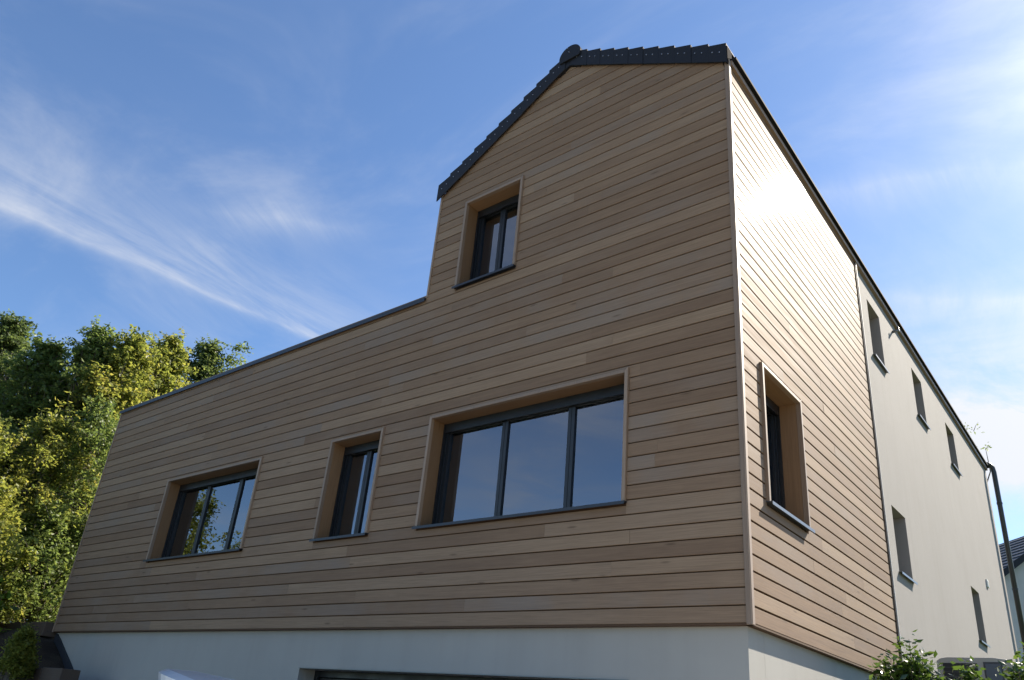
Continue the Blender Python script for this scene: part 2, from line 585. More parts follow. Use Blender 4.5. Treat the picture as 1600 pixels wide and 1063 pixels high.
def wall_with_holes(u0, u1, top, z0, holes, t, to3, name, mat, parent, thick_in=True):
    """flat wall in (u, z) with rectangular holes; top is a function u -> z given as breakpoints.
    to3(u, d, z) maps to space, d going inwards from the outer face"""
    us = sorted(set([u0, u1] + [h[0] for h in holes] + [h[1] for h in holes] + [p[0] for p in top if u0 < p[0] < u1]))
    mb = MB()
    def zt(u):
        for (a, za), (b, zb_) in zip(top[:-1], top[1:]):
            if a <= u <= b and b > a:
                pass
        return None
    # piecewise top with vertical jumps: evaluate inside the strip
    def ztop(ua, ub):
        mid = (ua + ub) / 2
        for (a, za), (b, zb_) in zip(top[:-1], top[1:]):
            if a < mid < b:
                return za + (zb_ - za) * (ua - a) / (b - a), za + (zb_ - za) * (ub - a) / (b - a)
    for ua, ub in zip(us[:-1], us[1:]):
        ta, tb = ztop(ua, ub)
        hs = sorted([h for h in holes if h[0] <= ua + 1e-6 and h[1] >= ub - 1e-6], key=lambda h: h[2])
        z = z0
        segs = []
        for h in hs:
            segs.append((z, z, h[2], h[2]))
            z = h[3]
        segs.append((z, z, ta, tb))
        for za, zb_, zc, zd in segs:
            for dd in (0, t):
                mb.poly([to3(ua, dd, za), to3(ub, dd, zb_), to3(ub, dd, zd), to3(ua, dd, zc)])
            mb.poly([to3(ua, 0, zc), to3(ub, 0, zd), to3(ub, t, zd), to3(ua, t, zc)])
            mb.poly([to3(ua, 0, za), to3(ub, 0, zb_), to3(ub, t, zb_), to3(ua, t, za)])
    # jambs of the holes
    for h in holes:
        for u in (h[0], h[1]):
            mb.poly([to3(u, 0, h[2]), to3(u, t, h[2]), to3(u, t, h[3]), to3(u, 0, h[3])])
    # ends
    a_, _ = ztop(us[0], us[1])
    _, b_ = ztop(us[-2], us[-1])
    mb.poly([to3(u0, 0, z0), to3(u0, t, z0), to3(u0, t, a_), to3(u0, 0, a_)])
    mb.poly([to3(u1, 0, z0), to3(u1, t, z0), to3(u1, t, b_), to3(u1, 0, b_)])
    return mb.build(name, mat, parent)


TH = 0.022          # board thickness
# outer rectangle of each timber window surround (above cladding foot)
FW = [dict(x0=-9.43, x1=-6.89, z0=1.02, z1=2.30, mull=(-8.56, -7.69), kind='three'),
      dict(x0=-5.385, x1=-4.41, z0=1.02, z1=2.30, mull=(-4.90,), kind='two'),
      dict(x0=-3.64, x1=-1.075, z0=1.02, z1=2.30, mull=(-2.72, -1.86), kind='three'),
      dict(x0=-3.53, x1=-2.60, z0=3.965, z1=5.25, mull=(-3.09,), kind='upper')]
TW = 0.034          # surround board width
SW = dict(y0=0.415, y1=1.39, z0=1.02, z1=2.30)


def F(u, d, z): return (u, TH + d, ZB + z)         # front wall, outer face just behind boards


def Sd(u, d, z): return (-TH - d, u, ZB + z)       # side wall


holesF = [(w['x0'] + TW - 0.002, w['x1'] - TW + 0.002, w['z0'], w['z1'] - TW + 0.002) for w in FW]
gt = 0.0
front_top = [(XL + 0.02, LOW), (XD, LOW), (XD, EAVE), (XR, RIDGE - 0.02), (-TH, EAVE)]


def ztf(x):
    if x < XD: return LOW
    return EAVE + SLOPE * min(x - XD, -x)


# front wall core: lower strip of holes and upper
wall_with_holes(XL + 0.02, XD, [(XL + 0.02, LOW), (XD, LOW)], 0.0,
                [h for h in holesF if h[1] < XD], 0.30, F, 'wall', M['back'], house)
wall_with_holes(XD, -TH, [(XD, EAVE), (XR, EAVE + SLOPE * 2.01), (-TH, EAVE)], 0.0,
                [h for h in holesF if h[0] > XD], 0.30, F, 'wall', M['back'], house)
hs = (SW['y0'] + TW - .002, SW['y1'] - TW + .002, SW['z0'], SW['z1'] - TW + .002)
wall_with_holes(TH + 0.31, YH, [(0, EAVE - 0.02), (YH, EAVE - 0.02)], 0.0, [hs], 0.30, Sd, 'wall', M['back'], house)

# rendered part of the side wall
RW = [(4.68, 5.30, 4.30, 5.20), (7.15, 7.81, 4.33, 5.18), (9.58, 10.30, 4.28, 5.10),
      (4.66, 5.33, 1.32, 2.16), (9.57, 10.28, 1.19, 2.08)]


def Sr(u, d, z): return (-0.012 - d, u, ZB + z)


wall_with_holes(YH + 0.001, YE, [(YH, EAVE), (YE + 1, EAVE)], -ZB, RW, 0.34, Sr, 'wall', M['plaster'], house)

# plinth: front (with the garage opening) and side
GX0, GX1, GZ = -5.29, -1.05, -0.42


def Pf(u, d, z): return (u, 0.07 + d, ZB + z)


def Ps(u, d, z): return (-0.062 - d, u, ZB + z)


wall_with_holes(XL + 0.06, -0.062, [(XL, -0.012), (0.1, -0.012)], -ZB - 0.3, [(GX0, GX1, -ZB - 0.3, GZ)], 0.30, Pf, 'plinth', M['plinth'], house)
wall_with_holes(0.372, YH, [(0, -0.012), (YH, -0.012)], -ZB, [], 0.30, Ps, 'plinth', M['plinth'], house)
MB().box(XL + 0.06, -0.07, 0.30, YH, ZB - 0.30, ZB - 0.03).build('floor_slab', M['plinth'], house)
MB().box(XL + 0.30, -0.32, 0.33, YE - .3, ZB + 2.75, ZB + 2.95).build('floor_slab', M['inner'], house)
# rear parts of the shell
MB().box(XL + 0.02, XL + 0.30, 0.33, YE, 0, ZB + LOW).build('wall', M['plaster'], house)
# left wall of the tall part with a little window
def Dl(u, d, z): return (XD + d, u, ZB + z)


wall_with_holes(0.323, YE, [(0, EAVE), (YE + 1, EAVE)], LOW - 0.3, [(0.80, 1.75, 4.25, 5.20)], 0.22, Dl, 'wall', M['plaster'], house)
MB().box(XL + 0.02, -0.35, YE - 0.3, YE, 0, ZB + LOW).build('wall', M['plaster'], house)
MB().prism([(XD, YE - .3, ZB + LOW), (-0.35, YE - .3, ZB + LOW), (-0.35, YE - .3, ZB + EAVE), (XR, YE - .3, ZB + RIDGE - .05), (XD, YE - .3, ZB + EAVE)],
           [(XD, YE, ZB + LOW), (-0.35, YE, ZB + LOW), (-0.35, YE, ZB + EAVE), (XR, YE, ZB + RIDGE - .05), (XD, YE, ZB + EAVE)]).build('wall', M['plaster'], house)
# partitions inside
for xp in (-6.2, -3.95 - .1):
    MB().box(xp, xp + 0.08, 0.34, 5.0, ZB - .03, ZB + 2.74).build('partition', M['inner'], house)
MB().box(XL + .31, -0.33, 5.0, 5.1, ZB - .03, ZB + 2.74).build('partition', M['inner'], house)
MB().box(XD + .24, -0.33, 4.0, 4.1, ZB + 2.96, ZB + EAVE - .1).build('partition', M['inner'], house)

# flat roof of the wing with its metal coping
MB().box(XL + 0.03, XD - 0.002, 0.03, YE, ZB + LOW - 0.18, ZB + LOW).build('flat_roof', M['darkmetal'], house)
cp = MB()
cp.box(XL - 0.03, XD - 0.004, -0.035, 0.34, ZB + LOW + 0.002, ZB + LOW + 0.022)
cp.box(XL - 0.03, XD - 0.004, -0.035, -0.031, ZB + LOW - 0.035, ZB + LOW + 0.0018)
cp.build('coping', M['sill'], house)
MB().box(XL - 0.032, XL + 0.3, 0.345, YE, ZB + LOW + 0.002, ZB + LOW + 0.022).build('coping', M['sill'], house)

M['roofcore'] = material('roof_membrane', (.02, .02, .022), .95, spec=.05)[0]
# pitched roof: two slabs
def roof_slab(xe, xr, name):
    ze = ZB + EAVE + (-0.0)
    dz = SLOPE * abs(xr - xe)
    a = [(xe, 0.06, ze - .06), (xr, 0.06, ze - .06 + dz), (xr, 0.06, ze + .09 + dz), (xe, 0.06, ze + .025)]
    b = [(p[0], YE + 0.05, p[2]) for p in a]
    return MB().prism(a, b).build(name, M['roofcore'], house)


roof_slab(-0.021, XR, 'roof')
roof_slab(-4.06, XR, 'roof')
# eave flashing over the side wall
ef = MB()
ef.box(-0.02, 0.065, 0.05, YE + 0.08, ZB + EAVE - 0.008, ZB + EAVE + 0.026)
ef.build('eave_flashing', material('matt_flashing', (.012, .012, .013), .85, spec=.2)[0], house, 0.004)
MB().box(-0.012, 0.030, 0.03, YE, ZB + EAVE - 0.085, ZB + EAVE - 0.027).build('eave_board', M['trim'], house)


# ------------------------------------------------------------------ cladding boards, one by one
PITCH = 0.1301
GAP = 0.0105
rng = random.Random(7)


def cut(intervals, holes):
    out = []
    for a, b in intervals:
        segs = [(a, b)]
        for h0, h1 in holes:
            n = []
            for s0, s1 in segs:
                if h1 <= s0 or h0 >= s1:
                    n.append((s0, s1))
                else:
                    if h0 > s0 + 0.01: n.append((s0, h0))
                    if h1 < s1 - 0.01: n.append((h1, s1))
            segs = n
        out += segs
    return out


def add_row_partials(a, b, z, h, wins, side=False):
    """narrow strips of board where a window edge falls inside a row"""
    for u0, u1, w0, w1 in wins:
        if u0 < a - .5 or u1 > b + .5:
            continue
        lo, hi = w0 - 0.030, w1 + 0.004
        if z < lo < z + h - .004 and lo - z > .012:
            add_board(u0 - .002, u0 - .002, u1 + .002, u1 + .002, z, lo - z, side)
        if z + .004 < hi < z + h and z + h - hi > .012:
            add_board(u0 - .002, u0 - .002, u1 + .002, u1 + .002, hi, z + h - hi, side)


def board_mesh(l0, l1, r0, r1, h, z1l=None):
    """board in local x (length), y (depth, outer face at 0, inwards +), z; ends may slope"""
    c = 0.0035
    prof = [(TH, 0.004), (c, 0.0), (0, c * .8), (0, h - .0012), (.0012, h), (TH, h)]
    a = [(l0 + (l1 - l0) * z / h, y, z) for y, z in prof]
    b = [(r0 + (r1 - r0) * z / h, y, z) for y, z in prof]
    return MB().prism(a, b)


def add_board(l0, l1, r0, r1, z, h, side=False):
    if max(r0 - l0, r1 - l1) < 0.03 or h < 0.012:
        return
    cx = (min(l0, l1) + max(r0, r1)) / 2
    mb = board_mesh(l0 - cx, l1 - cx, r0 - cx, r1 - cx, h)
    o = mb.build('cladding_board', M['board'], house)
    j = rng.uniform(-0.0012, 0.0012)
    if side:
        # local x runs along +y, local y points to -x
        o.matrix_local = Matrix(((0, -1, 0, j), (1, 0, 0, cx), (0, 0, 1, ZB + z), (0, 0, 0, 1)))
    else:
        o.location = (cx, j, ZB + z)
    return o


def joints(a, b, seed):
    r = random.Random(seed)
    xs = [a]
    x = a + r.uniform(1.2, 4.4)
    while x < b - 0.7:
        xs.append(x)
        x += r.uniform(2.6, 4.8)
    xs.append(b)
    return list(zip(xs[:-1], xs[1:]))


x_left, x_right = XL + 0.03, -0.036
row = 0
z = 0.004
while z < RIDGE:
    h = PITCH - GAP
    zlo, zhi = z, z + h
    if zlo < LOW - 0.02:
        zhi = min(zhi, LOW - 0.005) if zlo < LOW - 0.02 and zhi > LOW else zhi
    xa, xb = x_left, x_right
    def lims(zz):
        lo, hi = x_left, x_right
        if zz > LOW + 0.02:
            lo = XD + 0.028
        if zz > EAVE - 0.03:
            e = (zz - (EAVE - 0.03)) / SLOPE
            lo = XD + 0.028 + e
            hi = -0.036 - e
        return lo, hi
    straddle = z < LOW < z + h + 0.02
    a0, b0 = lims(z + 0.001)
    a1, b1 = lims(z + h)
    if z > LOW - 0.05 and z < LOW + 0.02:
        a0 = a1 = XD + 0.028
    elif z + h > LOW:
        a1 = a0
    if b0 - a0 < 0.1:
        break
    holes = [(w['x0'] - 0.002, w['x1'] + 0.002) for w in FW if w['z0'] - 0.03 < z + h - 0.004 and w['z1'] + .004 > z + 0.004]
    segs = []
    for s in joints(a0, b0, row * 13 + 5):
        segs += [s]
    cutsegs = cut(segs, holes)
    for s0, s1 in cutsegs:
        l0 = s0 + (0.0008 if s0 > a0 else 0)
        r0 = s1 - (0.0008 if s1 < b0 else 0)
        l1 = a1 if abs(s0 - a0) < 1e-6 else l0
        r1 = b1 if abs(s1 - b0) < 1e-6 else r0
        if r1 <= l1:
            r1 = l1 + 0.002
        hh = h
        if z < LOW < z + h and s0 < XD:
            hh = h
        add_board(l0, l1, r0, r1, z, hh)
    add_row_partials(a0, b0, z, h, [(w['x0'], w['x1'], w['z0'], w['z1']) for w in FW])
    row += 1
    z += PITCH
# side wall rows
row = 0
z = 0.004
while z < EAVE - 0.1:
    h = min(PITCH - 0.0155, EAVE - 0.09 - z)
    holes = [(SW['y0'] - 0.002, SW['y1'] + 0.002)] if (SW['z0'] - 0.03 < z + h - 0.004 and SW['z1'] + .004 > z + 0.004) else []
    r = random.Random(row * 31 + 2)
    segs = [(0.03, YH - 0.02)] if r.random() < 0.45 else (lambda q: [(0.03, q), (q, YH - 0.02)])(r.uniform(0.9, 3.4))
    for s0, s1 in cut(segs, holes):
        add_board(s0 + .0008, s0 + .0008, s1 - .0008, s1 - .0008, z, h, side=True)
    add_row_partials(0, YH, z, h, [(SW['y0'], SW['y1'], SW['z0'], SW['z1'])], True)
    row += 1
    z += PITCH

# corner and end trims
tr = MB(); tr.box(-0.034, 0.0005, -0.016, TH, ZB - 0.012, ZB + EAVE - 0.03); tr.build('corner_trim', M['trim'], house, 0.002)
tr = MB(); tr.box(0.001, 0.016, -0.0165, 0.028, ZB - 0.012, ZB + EAVE - 0.03); tr.build('corner_trim', M['trim'], house, 0.002)
tr = MB(); tr.box(XL, XL + 0.028, -0.014, 0.30, ZB - 0.012, ZB + LOW); tr.build('corner_trim', M['trim'], house, 0.002)
tr = MB(); tr.box(XD - 0.002, XD + 0.026, -0.014, 0.30, ZB + LOW + 0.024, ZB + EAVE - 0.02); tr.build('corner_trim', M['trim'], house, 0.002)
tr = MB(); tr.box(-0.011, 0.012, YH - 0.018, YH + 0.012, ZB - 0.012, ZB + EAVE - 0.03); tr.build('end_profile', material('brown_profile', (0.06, 0.035, 0.02), .5)[0], house)
tr = MB(); tr.box(-0.0115, 0.020, YH + 0.013, YH + 0.026, ZB - 2.4, ZB + EAVE - 0.03); tr.build('end_profile', material('white_profile', (0.6, 0.57, 0.52), .5)[0], house)
# start profiles under the lowest board
MB().box(XL, -0.0, 0.0, 0.068, ZB - 0.012, ZB + 0.001).build('start_profile', M['back'], house)
MB().box(-0.06, -0.001, 0.03, YH - .02, ZB - 0.012, ZB + 0.001).build('start_profile', M['back'], house)


# ------------------------------------------------------------------ windows
def window(w, side=False, kind='three'):
    """timber-lined window in local axes: x along the wall, y inwards, z up"""
    win = empty('window', (0, 0, 0), parent=house)
    if side:
        win.matrix_local = Matrix(((0, -1, 0, 0), (1, 0, 0, 0), (0, 0, 1, ZB), (0, 0, 0, 1)))
        x0, x1 = w['y0'], w['y1']
    else:
        win.location = (0, 0, ZB)
        x0, x1 = w['x0'], w['x1']
    z0, z1 = w['z0'], w['z1']
    D = 0.21
    pr = 0.026
    # surround: two uprights and a head, standing proud of the boards
    for s, (a, b) in (('l', (x0, x0 + TW)), ('r', (x1 - TW, x1))):
        MB().prism([(a, -pr, z0 + .004), (b, -pr, z0 + .004), (b, -pr, z1 - (TW if s == 'l' else 0) + (0 if s == 'l' else 0.018)), (a, -pr, z1 + (0 if s == 'l' else -TW + .018))],
                   [(a, 0.02, z0 + .004), (b, 0.02, z0 + .004), (b, 0.02, z1 - (TW if s == 'l' else 0) + (0 if s == 'l' else 0.018)), (a, 0.02, z1 + (0 if s == 'l' else -TW + .018))]).build('surround', M['trim'], win, 0.0015)
        aa, bb = (x0 + TW - .014, x0 + TW) if s == 'l' else (x1 - TW, x1 - TW + .014)
        MB().box(aa, bb, 0.021, D + 0.06, z0 + .004, z1 - TW).build('reveal_board', M['reveal'], win)
    MB().prism([(x0 + .001, -pr + .001, z1 - .001), (x1 - TW - .001, -pr + .001, z1 - .001), (x1 - TW - .001, -pr + .001, z1 - TW), (x0 + TW, -pr + .001, z1 - TW)],
               [(x0 + .001, 0.02, z1 - .001), (x1 - TW - .001, 0.02, z1 - .001), (x1 - TW - .001, 0.02, z1 - TW), (x0 + TW, 0.02, z1 - TW)]).build('surround', M['trim'], win, 0.0015)
    MB().box(x0 + TW, x1 - TW, 0.021, D + 0.06, z1 - TW, z1 - TW + 0.014).build('reveal_board', M['reveal_h'], win)
    # metal sill
    MB().prism([(x0 - .012, -0.055, z0 - .026), (x0 - .012, -0.055, z0 + .002), (x0 - .012, D, z0 + .016), (x0 - .012, D, z0 + .008), (x0 - .012, -0.050, z0 - .004), (x0 - .012, -0.050, z0 - .026)],
               [(x1 + .012, -0.055, z0 - .026), (x1 + .012, -0.055, z0 + .002), (x1 + .012, D, z0 + .016), (x1 + .012, D, z0 + .008), (x1 + .012, -0.050, z0 - .004), (x1 + .012, -0.050, z0 - .026)]).build('sill', M['sill'] if not side else M['zinc'], win)
    # fixed frame
    a, b, c, d = x0 + TW + .001, x1 - TW - .001, z0 + .018, z1 - TW - .001
    fw = 0.048
    y0, y1 = D, D + 0.07
    fr = MB()
    fr.box(a, a + fw, y0, y1, c, d).box(b - fw, b, y0, y1, c, d)
    fr.box(a + fw, b - fw, y0, y1, d - fw - .02, d).box(a + fw, b - fw, y0, y1, c, c + fw * .8)
    fr.build('frame', M['ralgrey'], win, 0.002)
    # shutter guide rails just in front of the frame
    for q in (a + .004, b - .026):
        MB().box(q, q + .022, y0 - .03, y0 - .001, c, d - .001).build('shutter_rail', M['ralgrey'], win)
    MB().box(a + .03, b - .03, y0 - .028, y0 - .002, d - .105, d - .002).build('shutter_box', M['ralgrey'], win)
    # sashes
    edges = [a + fw] + list(w.get('mull', [])) + [b - fw]
    for i, (s0, s1) in enumerate(zip(edges[:-1], edges[1:])):
        first, last = i == 0, i == len(edges) - 2
        l = s0 + .001 if first else s0 + .002
        r = s1 - .001 if last else s1 - .002
        yy = y0 + (0.012 if i % 2 == 0 else 0.012)
        sw = 0.038
        zz0, zz1 = c + fw * .8 + .001, d - fw - .021
        sb = MB()
        sb.box(l, l + sw, yy, yy + .05, zz0, zz1).box(r - sw, r, yy, yy + .05, zz0, zz1)
        sb.box(l + sw, r - sw, yy, yy + .05, zz1 - sw, zz1).box(l + sw, r - sw, yy, yy + .05, zz0, zz0 + sw)
        sb.build('sash', M['ralgrey'], win, 0.0015)
        MB().box(l + sw - .004, r - sw + .004, yy + .022, yy + .026, zz0 + sw - .004, zz1 - sw + .004).build('pane', M['glass'], win)
    return win


for w in FW:
    wobj = window(w)
tag(window(dict(SW, mull=(0.92,)), side=True))

# small recessed windows of the rendered wall
for (y0, y1, z0, z1) in RW:
    win = empty('window', (0, 0, ZB), parent=house)
    D = 0.25
    fr = MB()
    X0, X1 = -0.012 - D - .06, -0.012 - D
    f = 0.045
    fr.box(X0, X1, y0 + .001, y0 + f, z0, z1 - .001).box(X0, X1, y1 - f, y1 - .001, z0, z1 - .001)
    fr.box(X0, X1, y0 + f, y1 - f, z1 - f, z1 - .001).box(X0, X1, y0 + f, y1 - f, z0, z0 + f)
    fr.build('frame', M['ralgrey'], win, 0.002)
    MB().box(X0 + .02, X0 + .024, y0 + f - .004, y1 - f + .004, z0 + f - .004, z1 - f + .004).build('pane', M['glass'], win)
    MB().prism([(-0.26, y0 - .03, z0 + .012), (0.030, y0 - .03, z0 - .006), (0.030, y0 - .03, z0 - .034), (0.026, y0 - .03, z0 - .034), (0.026, y0 - .03, z0 - .010), (-0.26, y0 - .03, z0 + .008)],
               [(-0.26, y1 + .03, z0 + .012), (0.030, y1 + .03, z0 - .006), (0.030, y1 + .03, z0 - .034), (0.026, y1 + .03, z0 - .034), (0.026, y1 + .03, z0 - .010), (-0.26, y1 + .03, z0 + .008)]).build('sill', M['zinc'], win)
# window of the dormer's left wall: frame only, the pane lets the sky through
win = empty('window', (0, 0, ZB), parent=house)
fr = MB()
fr.box(XD + .08, XD + .13, .801, .84, 4.25, 5.199).box(XD + .08, XD + .13, 1.71, 1.749, 4.25, 5.199)
fr.box(XD + .08, XD + .13, .84, 1.71, 5.16, 5.199).box(XD + .08, XD + .13, .84, 1.71, 4.25, 4.29)
fr.build('frame', M['ralgrey'], win)
MB().box(XD + .10, XD + .104, .838, 1.712, 4.288, 5.162).build('pane', M['glass'], win)

# garage door in its opening
gd = empty('garage_door', (0, 0, 0), parent=house)
gframe = MB()
gframe.box(GX0 + .001, GX0 + .06, .29, .36, 0, ZB + GZ - .001).box(GX1 - .06, GX1 - .001, .29, .36, 0, ZB + GZ - .001).box(GX0 + .06, GX1 - .06, .29, .36, ZB + GZ - .07, ZB + GZ - .001)
gframe.build('frame', M['ralgrey'], gd, 0.003)
gz = 0.02
for k in range(4):
    MB().box(GX0 + .061, GX1 - .061, .335, .37, gz, gz + .485).build('panel', M['darkmetal'], gd, 0.006)
    gz += .49
MB().tube([(-3.3, .30, 0.95), (-3.05, .30, 0.95)], 0.012).build('handle', M['chrome'], gd, smooth=True)
MB().box(GX0 - .0, GX1 + .0, .055, .069, ZB + GZ - .001, ZB + GZ + .006).build('lintel_profile', M['zinc'], house)


# ------------------------------------------------------------------ verge tiles
def verge_tile(xc, side, parent):
    """side flange of a flat concrete tile, its head tucked under the next one up"""
    L = 0.245                                   # along x
    lift = 0.055                                # lower end sits proud
    s = 1 if side > 0 else -1                   # +1: right slope falls to +x
    def zr(x): return ZB + EAVE + SLOPE * (-(x) if s > 0 else (x - XD))
    xl, xh = xc + s * 0.105, xc - s * (L - 0.105)      # low end, high end
    zb = -0.10
    yf = -0.040
    low_t, high_t = zr(xl) + 0.112 + lift, zr(xh) + 0.112 + 0.012
    q = rng.uniform(-.004, .004)
    low_t += q
    high_t += q * .5 + rng.uniform(-.002, .002)
    yf += rng.uniform(-.004, .003)
    low_b, high_b = zr(xl) + zb + q, zr(xh) + zb + 0.004
    jy = 0.006
    a = [(xl, yf - jy, low_b), (xl, yf - jy, low_t), (xh, yf, high_t), (xh, yf, high_b)]
    b = [(p[0], p[1] + 0.016, p[2]) for p in a]
    mb = MB().prism(a, b)
    # the flat of the tile going back over the roof
    t = 0.018
    c = [(xl, yf + .010, low_t - t), (xl, yf + .010, low_t - .001), (xh, yf + .016, high_t - .001), (xh, yf + .016, high_t - t)]
    d = [(p[0], 0.30, p[2]) for p in c]
    mb.prism(c, d)
    o = mb.build('verge_tile', M['tile'], parent, 0.003, seg=1)
    for fx in (0.30, 0.62):
        x = xl + (xh - xl) * fx
        zn = zr(x) + 0.035
        n = MB()
        yy = yf - jy * (1 - fx) - .002
        n.tube([(x, yy + .004, zn), (x, yy - .004, zn)], 0.0065, 6)
        n.build('screw', M['nail'], o)
    return o


STEP = 0.195
MB().box(-0.006, 0.012, -0.040, 0.075, ZB + EAVE - .105, ZB + EAVE + .13).build('verge_end', M['roofcore'], house, 0.003)
for k in range(10):
    verge_tile(-0.10 - k * STEP, 1, house)
for k in range(10):
    verge_tile(XD + 0.055 + k * STEP, -1, house)
# ridge tiles, the first with a round end cap
for k in range(34):
    yy = 0.02 + k * 0.41
    pts = []
    n = 12
    def arc(r, y, dz):
        return [(XR + r * math.cos(math.pi * i / n), y, ZB + EAVE + SLOPE * 2.01 + dz - .05 + r * math.sin(math.pi * i / n)) for i in range(n + 1)]
    o1, o2 = arc(0.150, yy, 0.10), arc(0.140, yy + 0.43, 0.09)
    i1, i2 = arc(0.132, yy, 0.10), arc(0.122, yy + 0.43, 0.09)
    mb = MB().prism(o1 + i1[::-1], o2 + i2[::-1])
    rt = mb.build('ridge_tile', M['tile'], house)
    if k == 0:
        cap = MB()
        c1 = [(XR + 0.01 + 0.158 * math.cos(a), -0.062, ZB + EAVE + SLOPE * 2.01 + 0.045 + 0.160 * math.sin(a)) for a in np.linspace(-0.45, math.pi + 0.45, 22)]
        c2 = [(p[0], 0.035, p[2]) for p in c1]
        e = cap.prism(c1, c2).build('end_cap', M['tile'], rt, 0.006)
        zc_ = ZB + EAVE + SLOPE * 2.01
        MB().prism([(XR - .15, -.034, zc_ - .19), (XR, -.034, zc_ - .10), (XR + .15, -.034, zc_ - .19), (XR + .15, -.034, zc_ + .05), (XR - .15, -.034, zc_ + .05)],
                   [(XR - .15, .03, zc_ - .19), (XR, .03, zc_ - .10), (XR + .15, .03, zc_ - .19), (XR + .15, .03, zc_ + .05), (XR - .15, .03, zc_ + .05)]).build('apex_filler', M['tile'], rt)
        for dx, dz in ((-.02, .12), (.0, .05)):
            MB().tube([(XR + dx, -.061, ZB + EAVE + SLOPE * 2.01 + .05 + dz), (XR + dx, -.069, ZB + EAVE + SLOPE * 2.01 + .05 + dz)], 0.0065, 6).build('screw', M['nail'], rt)

# downpipe with hopper elbow and brackets at the far corner
dp = MB()
pt = [(0.02, YE - .06, ZB + EAVE + .05), (0.07, YE + .02, ZB + EAVE + .06), (0.125, YE + .07, ZB + EAVE - .01), (0.135, YE + .08, ZB + EAVE - .12), (0.135, YE + .08, 1.3)]
pipe = dp.tube(pt, 0.052, 12).build('downpipe', M['darkmetal'], house, smooth=True)
for zc in (1.9, 3.6, 5.3, 7.2):
    MB().tube([(0.135, YE + .08, zc), (0.135, YE + .08, zc + .04)], 0.060, 12).build('pipe_clip', M['darkmetal'], pipe)
# pipe stub and vent on the rendered wall
MB().tube([(-0.02, 6.10, ZB + 5.34), (0.09, 6.10, ZB + 5.34)], 0.022, 10).build('overflow_pipe', M['zinc'], house, smooth=True)
MB().tube([(0.07, 6.10, ZB + 5.335), (0.075, 6.10, ZB + 5.40)], 0.014, 8).build('overflow_pipe', M['darkmetal'], house, smooth=True)
v = MB().box(-0.014, 0.012, 11.30, 11.44, ZB + 2.38, ZB + 2.53).build('vent', material('white_vent', (.7, .69, .66), .5)[0], house, 0.004)
for k in range(4):
    MB().box(0.012, 0.018, 11.315, 11.425, ZB + 2.40 + k * .03, ZB + 2.412 + k * .03).build('slat', v.data.materials[0], v)
#----HOUSE-END

# ------------------------------------------------------------------ foliage
def leaves_mesh(name, pts, size, rs, mat, parent, elong=1.9, droop=0.35, sizevar=0.35, up=0.5):
    n = len(pts)
    s = size * (1 + sizevar * (rs.random(n) * 2 - 1))
    az = rs.random(n) * 2 * np.pi
    el = rs.normal(-droop, 0.45, n)
    ax = np.stack([np.cos(az) * np.cos(el), np.sin(az) * np.cos(el), np.sin(el)], -1)
    nr = rs.normal(0, 1, (n, 3))
    nr[:, 2] = np.abs(nr[:, 2]) + up
    nr -= ax * (nr * ax).sum(1, keepdims=True)
    nr /= np.linalg.norm(nr, axis=1, keepdims=True) + 1e-9
    sd = np.cross(nr, ax)
    L = s[:, None]
    w = L / elong
    base = pts
    tip = pts + ax * L
    mid = pts + ax * L * 0.5
    a = mid + sd * w * 0.5 - nr * w * 0.16
    b = mid - sd * w * 0.5 - nr * w * 0.16
    V = np.stack([base, a, tip, b], 1).reshape(-1, 3).astype(np.float32)
    i = np.arange(n) * 4
    loops = np.stack([i, i + 1, i + 2, i, i + 2, i + 3], -1).reshape(-1).astype(np.int32)
    me = bpy.data.meshes.new(name)
    me.vertices.add(len(V))
    me.vertices.foreach_set('co', V.ravel())
    me.loops.add(len(loops))
    me.loops.foreach_set('vertex_index', loops)
    me.polygons.add(2 * n)
    me.polygons.foreach_set('loop_start', np.arange(0, 6 * n, 3, dtype=np.int32))
    me.polygons.foreach_set('loop_total', np.full(2 * n, 3, np.int32))
    me.update(calc_edges=True)
    me.validate()
    return link(name, me, mat, parent)


